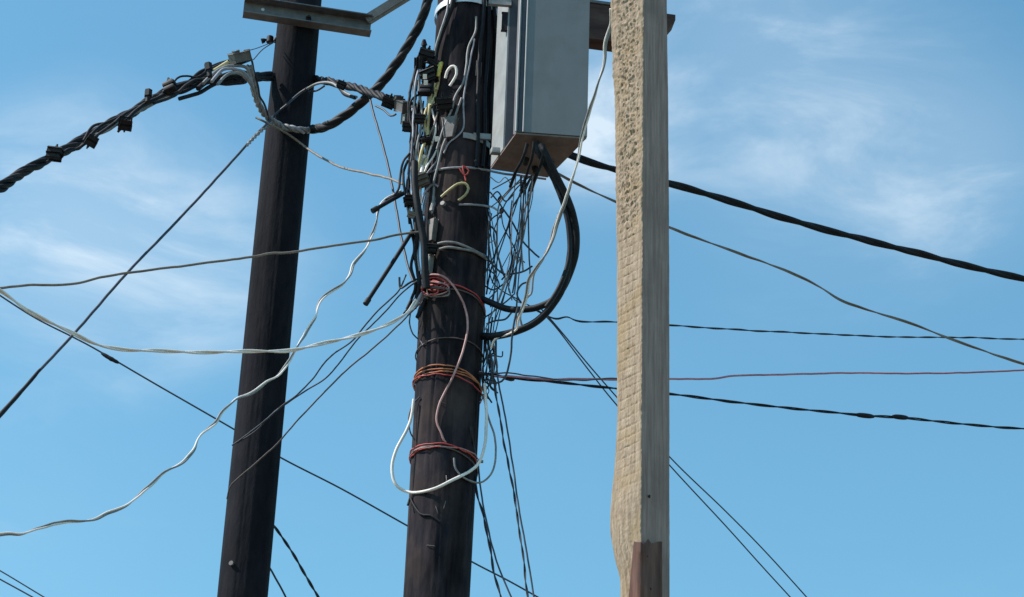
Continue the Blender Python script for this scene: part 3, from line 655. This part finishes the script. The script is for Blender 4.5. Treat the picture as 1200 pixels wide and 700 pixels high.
cable('drop_wire', 'thin blue grey wire bulging left of the middle pole above the white loop', [(492, 465, 'c'), (484, 474, 7.74), (479, 488), (480, 505), (486, 516, 'c')], 1.8, 'darkgrey', 'wire')
cable('drop_wire', 'thin dark loop at the left edge of the middle pole above the orange bands', [(481, 366, 7.72), (480, 380), (484, 392), (492, 399, 'c'), (496, 405, 'c')], 1.8, 'darkgrey', 'wire')
# W: pink wire down the front
cable('drop_wire', 'faded pink wire snaking down the front of the middle pole from the red coil', [(490, 352, 'c'), (490, 336, ('c', .015)), (496, 325, ('c', .018)), (510, 322, ('c', .018)), (524, 327, ('c', .018)), (536, 342, ('c', .016)), (545, 362, ('c', .014)), (548, 384, ('c', .012)), (543, 410, ('c', .016)), (534, 435, ('c', .016)), (522, 458, ('c', .012)), (514, 478, ('c', .010)), (512, 495, ('c', .010)), (516, 506, ('c', .006)), (520, 516, ('c', .002)), (524, 520, ('c', -.006))], 2.6, 'pink', 'wire', kn=.002)
def wrap(label, name, yl, yr, px, mt, xl=None, xr=None, off=.004, kn=.002, bend=0, cat='wire', group=None, tail=None, back=True):
    P = []; n = 28
    for i in range(n+1):                                        # visible front half from left to right
        a = math.pi*(1+i/n); x = C2.x+(rad2(Z2((yl+yr)/2))+off)*math.cos(a); y = C2.y+(rad2(Z2((yl+yr)/2))+off)*math.sin(a)
        py = yl+(yr-yl)*(i/n)+bend*math.sin(math.pi*i/n)
        P.append(Vector((x, y, Z2(py))))
    if back:
        for i in range(1, n+1):
            a = math.pi*i/n; x = C2.x+(rad2(Z2(yr))+off)*math.cos(a); y = C2.y+(rad2(Z2(yr))+off)*math.sin(a)
            P.append(Vector((x, y, P[n].z+(P[0].z-P[n].z)*i/n)))
    SEED[0] += 1; P = kink(P, kn, .05, SEED[0])
    o = obj(name, tube(P, px/2*pr_px(P[n//2]), 8), M[mt], origin=P[0]); return tag(o, label, cat, group)
wrap('orange wire band round the middle pole, top of three', 'binding_wire', 425, 440, 1.8, 'orange', bend=-5, kn=.003)
wrap('orange wire band round the middle pole, middle of three', 'binding_wire', 429, 437, 1.6, 'orange', off=.006, bend=-1, kn=.004)
wrap('orange wire band round the middle pole, bottom of three', 'binding_wire', 434, 438, 1.8, 'orange', bend=-2, kn=.004)
wrap('red wire looped under the orange bands on the middle pole', 'binding_wire', 431, 447, 1.5, 'red', bend=0, off=.009, kn=.005)
wrap('red wire band low on the middle pole, upper of three', 'binding_wire', 514, 526, 1.8, 'red', bend=-1, kn=.005)
wrap('red wire band low on the middle pole, middle of three', 'binding_wire', 519, 520, 1.7, 'pink', bend=2, off=.007, kn=.006)
wrap('dark red wire band low on the middle pole, lowest of three', 'binding_wire', 522, 526, 1.6, 'red', bend=-3, kn=.007)
wrap('dark brown wire band just under the low red bands', 'binding_wire', 517, 536, 1.8, 'brown', off=.006, bend=-4)
wrap('thin red brown wire round the middle pole beside the pink wire', 'binding_wire', 400, 398, 1.6, 'brown', bend=-4)
wrap('thin dark red wire round the middle pole below the red coil', 'binding_wire', 352, 350, 2.0, 'brown', bend=-12)
wrap('dark red wire circling the middle pole at the red coil', 'binding_wire', 330, 345, 2.0, 'red', bend=-4, kn=.004)
for i, (r, dx, dy, mt) in enumerate(((13, 0, 0, 'red'), (10, 4, 3, 'red'), (14, 2, 6, 'pink'), (9, -3, 8, 'red'), (11, 6, 11, 'brown'))):
    pts = []
    for k in range(14):
        a = k/13*9.5+i; pts.append((507+dx+r*1.25*math.cos(a)+random.uniform(-2, 2), 332+dy+r*.55*math.sin(a)+random.uniform(-1.5, 1.5), ('c', .010+.004*i)))
    cable('coiled_wire', ('topmost red loop of the wire coil on the middle pole', 'small bright red loop inside the wire coil on the middle pole', 'faded pink loop in the red wire coil on the middle pole', 'innermost red loop at the left of the wire coil on the middle pole', 'dark brown lowest loop of the wire coil on the middle pole')[i], pts, 1.9, mt, 'wire', 'red coil of wire on the middle pole', kn=.002)
cable('binding_wire', 'pale grey wire hooked round the middle pole above the red coil, upper of two', [(513, 286, ('c', .008)), (522, 284, ('c', .010)), (535, 285, ('c', .010)), (550, 291, ('c', .010)), (564, 298, ('c', .008)), (572, 303, ('c', .006))], 3.2, 'grey', 'wire', kn=.001)
cable('binding_wire', 'pale grey wire hooked round the middle pole above the red coil, lower of two', [(513, 293, ('c', .008)), (525, 290, ('c', .010)), (540, 292, ('c', .010)), (555, 295, ('c', .010)), (566, 301, ('c', .008)), (573, 306, ('c', .006))], 3.2, 'grey', 'wire', kn=.001)
cable('binding_wire', 'pale wire round the right half of the middle pole at the yellow hook', [(538, 240, ('c', .006)), (552, 240, ('c', .006)), (566, 241, ('c', .006)), (577, 243, ('c', .004)), (582, 246, 7.85)], 2.6, 'lilac', 'wire', kn=.001)
cable('binding_wire', 'pale pinkish wire crossing the middle pole just under the cabinet', [(503, 202, 'c'), (515, 199, 'c'), (532, 197, 'c'), (550, 197, 'c'), (568, 199, 'c'), (590, 204, 7.7), (615, 206), (640, 210, 7.7)], 2.8, 'lilac', 'wire', kn=.002)
cable('binding_wire', 'short red wire knotted under the pale pinkish wire', [(538, 197, ('c', .010)), (545, 206, ('c', .012)), (549, 200, ('c', .014)), (542, 195, ('c', .012)), (546, 212, ('c', .010))], 2.0, 'red', 'wire', kn=.002)
cable('wire_stub', 'cream hooked cable stub on the middle pole below the cabinet', [(517, 231, ('c', .012)), (526, 223, ('c', .020)), (536, 216, ('c', .024)), (545, 215, ('c', .024)), (549, 221, ('c', .024)), (545, 229, ('c', .020)), (537, 235, ('c', .012))], 3.1, 'cream', 'cable stub', kn=0)
cable('wire_stub', 'white hooked cable stub high on the middle pole', [(522, 92, ('c', .012)), (524, 84, ('c', .020)), (529, 78, ('c', .026)), (534, 79, ('c', .026)), (535, 87, ('c', .022)), (531, 95, ('c', .016)), (527, 101, ('c', .010))], 3.4, 'white', 'cable stub', kn=0)
cable('marker_sleeve', 'yellow sleeve beside the white hooked stub high on the middle pole', [(513, 90, ('c', .014)), (515, 82, ('c', .018)), (517, 74, ('c', .020)), (514, 78, ('c', .02))], 5, 'yellow', 'cable sleeve', kn=0)
cable('drop_wire', 'light grey wire curving down the front of the middle pole from its top, left branch', [(558, 20, 'c'), (557, 38, ('c', .010)), (549, 55, ('c', .012)), (546, 80, ('c', .012)), (543, 96, ('c', .012)), (534, 112, ('c', .012)), (529, 130, ('c', .012)), (520, 150, ('c', .02)), (512, 175, ('c', .02))], 2.8, 'grey', 'wire')
cable('drop_wire', 'light grey wire curving down the front of the middle pole, right branch', [(556, 46, ('c', .012)), (552, 66, ('c', .014)), (548, 86, ('c', .014)), (544, 110, ('c', .012)), (543, 128, 'c'), (543, 150, 'c'), (536, 160, 'c'), (526, 168, 'c'), (520, 180, ('c', .012))], 2.2, 'lilac', 'wire')
cable('drop_wire', 'grey wire slanting beside the steel band on the middle pole', [(541, 115, ('c', .012)), (534, 135, ('c', .012)), (528, 150, ('c', .012)), (520, 170, ('c', .014)), (514, 190, ('c', .016)), (508, 215, ('c', .018))], 2.8, 'grey', 'wire')
cable('power_cable', 'thick black cable slanting down the upper left edge of the middle pole', [(534, -40, ('c', .02)), (531, 0, ('c', .02)), (524, 22, ('c', .02)), (516, 42, ('c', .022)), (511, 60, ('c', .025)), (508, 85, ('c', .03)), (505, 110, ('c', .03))], 6.5, 'rubber', kn=.001)
cable('drop_wire', 'pale grey wire beside the thick black cable at the top of the middle pole', [(527, -30, ('c', .02)), (525, 8, ('c', .03)), (521, 24, ('c', .035)), (516, 38, ('c', .035)), (511, 55, ('c', .035)), (509, 66, ('c', .035))], 3, 'grey', 'wire')
for i, (x, e) in enumerate(((566, 'left'), (572, 'middle'), (578, 'right'))):
    cable('power_cable', f'black cable rising beside the cabinet top behind the hanger, {e} of three', [(x, -40, ('c', .02)), (x+1, 10, ('c', .012)), (x+(i-1)*3, 50, ('c', .008)), (x-6+i*2, 110, ('c', .006)), (x-6+i*2, 158, ('c', .008)), (x-8+i, 196, ('c', .006))], 5, 'rubber', group='black cables on the shaded side of the middle pole', kn=.002)

# cluster down the left side of the middle pole
YL = 7.72
def cw(label, pts, px, mt, kn=.003):
    P = [(p[0], p[1], YL-.02*((i*7+len(CL)*3) % 5)/4) for i, p in enumerate(pts)] if len(pts[0]) == 2 else pts
    CL.append(1); return cable('hanging_wire', label, P, px, mt, 'wire', 'wires hanging down the left side of the middle pole', kn=kn, wl=.06)
CL = []
cw('pale blue grey wire at the far left of the cluster on the middle pole', [(494, 64), (490, 82), (487, 100), (485, 130), (484, 160), (482, 190), (483, 222), (487, 240)], 3.0, 'lilac')
cw('dark wire beside the leftmost pale wire of the cluster', [(488, 78), (485, 100), (487, 130), (488, 160), (484, 190), (485, 225), (487, 250)], 3.6, 'rubber')
cw('pale grey wire behind the connectors of the cluster', [(497, 60), (493, 84), (492, 110), (494, 140), (490, 168), (486, 195), (482, 235)], 3.2, 'grey')
cw('cream wire in the cluster beside the middle pole, the longest', [(512, 104), (506, 110), (503, 128), (501, 146), (501, 158), (494, 178), (487, 208)], 4.0, 'cream')
cw('pinkish wire beside the long cream wire', [(513, 132), (509, 148), (502, 162), (498, 185), (491, 208)], 3.0, 'tan')
cw('short cream wire under the yellow sleeve', [(516, 88), (509, 112), (505, 124)], 3.6, 'cream')
cw('dark wire slanting from the grey clamp to the lower connector', [(523, 138), (512, 165), (503, 190), (491, 216)], 4.4, 'rubber')
cw('grey wire slanting behind the cream wires', [(518, 150), (514, 178), (510, 200), (509, 225), (504, 248)], 3.0, 'grey')
cw('white short wire end between the cream and dark wires', [(498, 182), (496, 190), (494, 203)], 5.0, 'white')
cw('lilac wire arched over below the lower connector', [(494, 238), (498, 226), (506, 217), (513, 219), (514, 229), (509, 240), (506, 250)], 2.8, 'lilac')
cw('green grey wire end under the lilac arch', [(511, 228), (508, 238), (506, 248)], 5, 'grey')
cw('second pale wire end under the lilac arch', [(501, 226), (498, 240), (496, 252)], 4, 'lilac')
cw('dark wire bowing out at the left of the cluster, outer', [(480, 180), (473, 190), (469, 205), (467, 220), (461, 230), (452, 234)], 3.0, 'rubber_dull')
cw('dark wire bowing out at the left of the cluster, inner', [(478, 188), (473, 202), (474, 218), (478, 240), (480, 262)], 3.2, 'rubber')
cw('grey wire dropping from the black connector at the edge', [(484, 150), (483, 178), (478, 205), (477, 240), (484, 270), (489, 300)], 2.4, 'darkgrey')
cw('black wire running down the left edge of the middle pole to the red coil', [(490, 228), (486, 250), (489, 275), (487, 300), (491, 330), (488, 352)], 5.5, 'rubber')
cw('black wire from the lower connector to the left of the red coil', [(482, 270), (486, 292), (482, 312), (487, 335), (482, 350), (477, 362)], 3.6, 'rubber')
cw('white wire beside the black rod above the red coil', [(484, 245), (489, 262), (491, 285), (490, 300), (492, 318)], 2.6, 'lilac')
cw('dark wire curling to the red coil from the left', [(468, 325), (469, 338), (474, 336), (482, 330), (490, 327)], 2.6, 'darkgrey')
cw('grey wire joining the white drop cable to the middle pole', [(486, 362), (491, 350), (496, 340), (494, 328)], 4.0, 'lilac')
cw('black stub pointing down beside the white drop cable', [(498, 352), (494, 362), (489, 372)], 5.0, 'rubber')
cw('black wire slanting away under the red coil', [(500, 335), (488, 350), (480, 360), (474, 368)], 4.0, 'rubber')
cw('yellow wire curling out of the upper connectors', [(513, 84), (508, 96), (511, 108), (506, 120)], 3.0, 'yellow')
cw('cream wire looping from the yellow sleeve to the tension clamp', [(510, 98), (502, 120), (497, 138), (500, 156), (506, 170)], 3.0, 'cream')
cw('white wire crossing the grey clamp', [(506, 128), (511, 150), (505, 172), (499, 196), (501, 214)], 2.4, 'white')
cw('second white wire slanting to the lower connector', [(515, 168), (508, 184), (498, 200), (492, 222), (494, 240)], 2.6, 'white')
cw('light wire rising out of the lower connector', [(479, 250), (484, 232), (494, 214), (505, 198), (516, 184)], 2.2, 'lilac')
cw('dark wire looping left of the tension clamp', [(492, 110), (482, 118), (480, 136), (486, 158), (496, 170)], 2.6, 'rubber')
cw('cream wire ending beside the small steel clamp', [(500, 186), (492, 206), (486, 226), (484, 246)], 2.6, 'cream')
cw('red wire tucked under the grey brown connector', [(500, 204), (494, 212), (490, 224), (492, 236)], 2.0, 'red')
cw('dark wire arching over the top connector', [(486, 96), (489, 70), (497, 58), (506, 66), (509, 86)], 2.6, 'rubber')
for i in range(14):
    x0 = random.uniform(489, 512); y0 = random.uniform(60, 130); x1_ = x0-random.uniform(3, 16); y1_ = y0+random.uniform(70, 130)
    mt = random.choice(['rubber', 'rubber', 'rubber_dull', 'darkgrey', 'grey', 'rubber'])
    xm = (x0+x1_)/2+random.uniform(-5, 5)
    YL = 7.74
    cable('hanging_wire', 'dark thin wire in the crowded cluster at the left of the middle pole', [(x0, y0, 7.76), (xm, (y0+y1_)/2, 7.74), (x1_, y1_, 7.77)], random.choice([2, 2.5, 3.2]), mt, 'wire', 'thin wires crowded in the cluster', kn=.006, wl=.06)
# black rods
def rod(label, pts, px, r2=None):
    P = path(pts, 0, 1, .02); k = pr_px(P[0])*px/2; t_ = tag(empty('cable_rod', P[0]), label, 'cable end')
    obj('sheath', tube(P, k, 10), M['rubber'], t_); d = (P[-1]-P[-2]).normalized(); obj('end_cap', cyl(P[-1]-d*.015, P[-1]+d*.012, k*1.35, 10), M['plastic'], t_); return t_
rod('long straight black cable end pointing down left from the middle pole', [(484, 270, 7.7), (460, 308), (430, 354, 7.66)], 5)
rod('short black cable end pointing left above the level brown wire', [(478, 224, 7.72), (458, 235), (439, 246, 7.68)], 5)
cable('power_cable', 'thick black cable running down the left front of the middle pole into the red coil', [(486, 190, 7.62), (486, 215, 7.61), (489, 240, 7.61), (493, 262, 7.62), (497, 288, 7.63), (498, 312, 7.64), (500, 338, 7.66)], 8.5, 'rubber', kn=.001)
for i, (x, y, s, a, mt, tail, lab) in enumerate((
    (500, 66, 17, 8, 'plastic', None, 'topmost black connector in the cluster on the middle pole'),
    (492, 74, 13, 80, 'plastic', 90, 'black connector sticking out left near the top of the cluster'),
    (503, 90, 18, -5, 'plastic', None, 'black connector beside the yellow sleeve'),
    (499, 106, 18, 12, 'plastic', None, 'black connector below the yellow sleeve'),
    (520, 122, 18, 0, 'plastic', None, 'dark rounded connector on the face of the middle pole'),
    (509, 78, 12, 30, 'plastic', None, 'small black connector tucked behind the yellow sleeve'),
    (494, 212, 17, -20, 'greyplastic', None, 'grey brown connector low in the cluster'),
    (481, 236, 14, 4, 'plastic', None, 'black connector at the bottom of the cluster'),
    (482, 252, 9, 30, 'steel', None, 'small steel clamp hanging under the bottom connector'),
    (506, 292, 12, 0, 'plastic', None, 'black connector just above the red coil'),
    (492, 140, 12, 10, 'plastic', None, 'black connector behind the cream wire'),
    (499, 165, 11, -20, 'plastic', None, 'small black connector at the crossing of the cream wires'))):
    connector(x, y, 7.70 if x < 505 else 'c', s*.82, a+random.uniform(-12, 12), lab, mt, tail, group='connectors in the cluster on the middle pole')
for (x, y) in ((512, 163), (499, 97), (498, 90)):
    c = at(x, y, 7.62); o = tag(obj('wire_tag', box(c, rt*.008, fw*.002, up*.010, .001), M['white']), {512: 'small white tag near the steel band on the middle pole', 499: 'small white tag low on the upper connectors', 498: 'small white tag high on the upper connectors'}[x], 'tag')
o = None
c = at(497, 52, 7.7); o = tag(empty('bolt_end', c), 'black pointed bolt end standing above the topmost connector', 'bolt'); obj('shank', cyl(c-up*.05, c+up*.012, .009, 8), M['plastic'], o); obj('cap', cyl(c-up*.005, c+up*.02, .014, 8, .006), M['plastic'], o)

# Z: heavy black loops from the cabinet
cable('power_cable', 'heavy black cable looping from the cabinet back to the middle pole, lower loop', [(628, 168, 7.42), (634, 182, 7.42), (648, 206), (660, 232), (668, 262), (669, 295), (662, 330), (650, 354), (630, 376), (606, 388), (580, 394, 7.70), (560, 394, 7.80), (545, 393, 7.9)], 9, 'rubber', kn=.001, sides=12)
cable('power_cable', 'heavy black cable looping from the cabinet back to the middle pole, upper loop', [(634, 170, 7.38), (642, 186, 7.38), (656, 214), (668, 240), (675, 270), (674, 300), (664, 330), (650, 350), (628, 361), (600, 363), (580, 357), (564, 350, 7.76), (548, 344, 7.86)], 8, 'rubber', kn=.001, sides=12)
cable('power_cable', 'black cable filling the gap between the two heavy loops', [(630, 172, 7.45), (638, 186, 7.45), (650, 214), (660, 240), (666, 268), (667, 300), (660, 326), (650, 346), (640, 360, 7.5)], 5.5, 'rubber', kn=.001, sides=12)
# white wire from the top past the cabinet
twisted('drop_cable', 'white and grey cable hanging in front of the cabinet down to the black loops', [(716, 10, 6.9), (716, 28, 6.95), (710, 48), (708, 72), (700, 100), (690, 130), (682, 160), (676, 190), (664, 228), (655, 255), (645, 288), (628, 315), (620, 328), (618, 345), (612, 362), (606, 376), (604, 386), (592, 393), (580, 398), (576, 408, 7.72)], 4.6, ['grey', 'white'], pitch=.7, kn=.004, wl=.1)
cable('drop_wire', 'pale grey wire twisting beside the white cable under the cabinet', [(655, 250, 7.5), (640, 296), (626, 322), (622, 345), (614, 352), (610, 370), (612, 385, 7.66)], 2.6, 'lilac', 'wire', kn=.006)
cable('drop_wire', 'dark wire crossing the heavy loops and curving down to the red bands', [(607, 360, 7.6), (603, 376), (600, 395), (598, 420), (594, 438), (588, 447), (576, 449), (572, 444, 7.74)], 2.4, 'darkgrey', 'wire')
# cables leaving the underside glands towards the tangle
for i, (x0, y0, x1_, y1_, e) in enumerate(((618, 168, 604, 203, 'left'), (626, 166, 616, 208, 'middle'), (638, 172, 628, 208, 'right'))):
    cable('power_cable', f'short dark cable lying against the rusty cabinet underside, {e} of three', [(x0, y0, 7.36), ((x0+x1_)/2+2, (y0+y1_)/2, 7.40), (x1_, y1_, 7.52), (x1_-6, y1_+16, 7.62)], (4, 3.4, 4.4)[i], 'rubber', kn=.002)
# AA: tangle to the right of the pole, under the cabinet
GT = 'tangle of thin wires under the cabinet'
tang = [
 [(626, 206), (619, 225), (619, 250), (620, 300), (621, 320), (618, 345), (613, 365)],
 [(624, 206), (614, 230), (612, 260), (607, 290), (605, 320), (603, 345)],
 [(623, 206), (612, 225), (600, 245), (597, 265), (599, 290), (600, 305), (596, 318), (588, 328)],
 [(622, 206), (600, 220), (585, 235), (575, 243)], [(614, 206), (597, 224), (585, 240), (583, 262), (583, 290), (586, 310), (592, 325)],
 [(602, 208), (590, 215), (577, 222)], [(588, 243), (600, 260), (612, 282), (625, 296), (632, 302)],
 [(587, 246), (590, 265), (600, 285), (607, 300), (615, 308)], [(574, 225), (580, 232), (588, 243), (585, 250), (578, 255), (572, 262)],
 [(573, 285), (580, 283), (584, 300), (590, 320), (597, 340), (600, 352)], [(570, 300), (577, 310), (590, 321), (602, 321), (614, 318), (624, 312)],
 [(572, 290), (573, 310), (577, 330), (590, 342), (605, 350), (612, 356)], [(568, 335), (578, 340), (590, 333), (598, 325), (602, 310), (604, 296)],
 [(620, 208), (608, 218), (596, 233), (590, 243), (586, 256)], [(625, 206), (622, 224), (617, 240), (610, 262), (611, 290), (613, 318)],
 [(586, 252), (578, 275), (584, 300), (588, 318), (597, 335)], [(575, 232), (583, 225), (592, 236), (602, 228)],
 [(570, 315), (580, 322), (585, 335), (578, 345), (571, 352)], [(572, 262), (582, 275), (580, 300), (574, 322), (570, 345)],
 [(574, 207), (584, 214), (592, 208), (598, 218), (590, 230)], [(602, 345), (595, 352), (585, 360), (575, 368), (568, 372)],
 [(573, 370), (572, 400), (571, 428), (568, 455)], [(577, 372), (575, 396), (580, 420), (578, 440)], [(568, 375), (567, 410), (566, 445), (563, 470)],
 [(580, 388), (581, 412), (578, 435), (582, 460)], [(573, 418), (580, 417), (588, 418), (589, 412)], [(570, 380), (580, 376), (592, 374), (600, 366)],
 [(600, 235), (596, 262), (586, 285), (578, 302), (570, 318)], [(576, 250), (572, 272), (575, 300), (580, 330), (575, 360)],
 [(611, 300), (602, 318), (596, 338), (604, 352), (617, 357)], [(621, 330), (611, 334), (606, 345), (612, 356), (619, 362)],
]
for i, w_ in enumerate(tang):
    ys = [p[1] for p in w_]; pts = [(x, y, 7.58+.22*min(1, max(0, (y-206)/110))+.05*((i*5) % 7-3)/3) for x, y in w_]
    cable('tangled_wire', 'thin loose wire in the tangle under the cabinet beside the middle pole', pts, (1.9, 1.6, 2.2, 1.4)[i % 4], ('darkgrey', 'darkgrey', 'rubber_dull', 'darkgrey', 'lilac')[i % 5], 'wire', GT, kn=.001, wl=.1, sides=6, step=.005)
for i in range(13):                                             # long slack strands between the cabinet and the side of the pole
    k = i % 3
    if k == 0: a = (random.uniform(604, 627), 206); b = (random.uniform(568, 584), random.uniform(330, 410))
    elif k == 1: a = (random.uniform(606, 626), 207); b = (random.uniform(576, 612), random.uniform(330, 400))
    else: a = (random.uniform(568, 574), random.uniform(210, 260)); b = (random.uniform(567, 572), random.uniform(320, 440))
    bow = random.uniform(2, 16) if k == 2 else random.uniform(-14, 8)
    pts = []
    for q in range(5):
        t_ = q/4; e = math.sin(math.pi*t_)
        pts.append((a[0]+(b[0]-a[0])*t_**(1.3 if k < 2 else 1)+bow*e+random.uniform(-2.5, 2.5)*(0 < q < 4), a[1]+(b[1]-a[1])*t_+random.uniform(-5, 5)*(0 < q < 4), 7.58+.2*t_+.04*math.sin(i) if k < 2 else 7.80+.05*math.sin(i*2.1)))
    cable('tangled_wire', 'thin loose wire in the tangle under the cabinet beside the middle pole', pts, random.choice([1.1, 1.4, 1.7, 2.0]), random.choice(['darkgrey', 'lilac', 'darkgrey', 'rubber', 'darkgrey', 'darkgrey']), 'wire', GT, kn=.0015, wl=.12, sides=6, step=.005)
for i in range(9):                                              # loose ends straggling down past the lower loop
    x = random.uniform(567, 584); y = random.uniform(385, 420); h = random.uniform(40, 75)
    cable('tangled_wire', 'thin loose wire in the tangle under the cabinet beside the middle pole', [(x, y, 7.78), (x+random.uniform(-5, 5), y+h*.3), (x+random.uniform(-6, 6), y+h*.62), (x+random.uniform(-4, 7), y+h*.85), (x+random.uniform(2, 9), y+h, 7.76)], random.choice([1.2, 1.6, 2.0]), random.choice(['darkgrey', 'lilac', 'rubber_dull']), 'wire', GT, kn=.002, wl=.06, sides=6, step=.005)
for i, (x, y) in enumerate(((588, 247), (586, 234), (624, 208))):
    c = at(x, y, 7.72); tag(obj('wire_joint', tube(spline([c-up*.014-rt*.004, c, c+up*.014+rt*.003], .006), lambda q: .004+.006*math.sin(math.pi*min(1, max(0, q))), 8), M['rubber']),
        ('dark taped joint where tangled wires meet beside the middle pole', 'higher dark taped joint among the tangled wires', 'dark taped joint right under the cabinet')[i], 'joint')
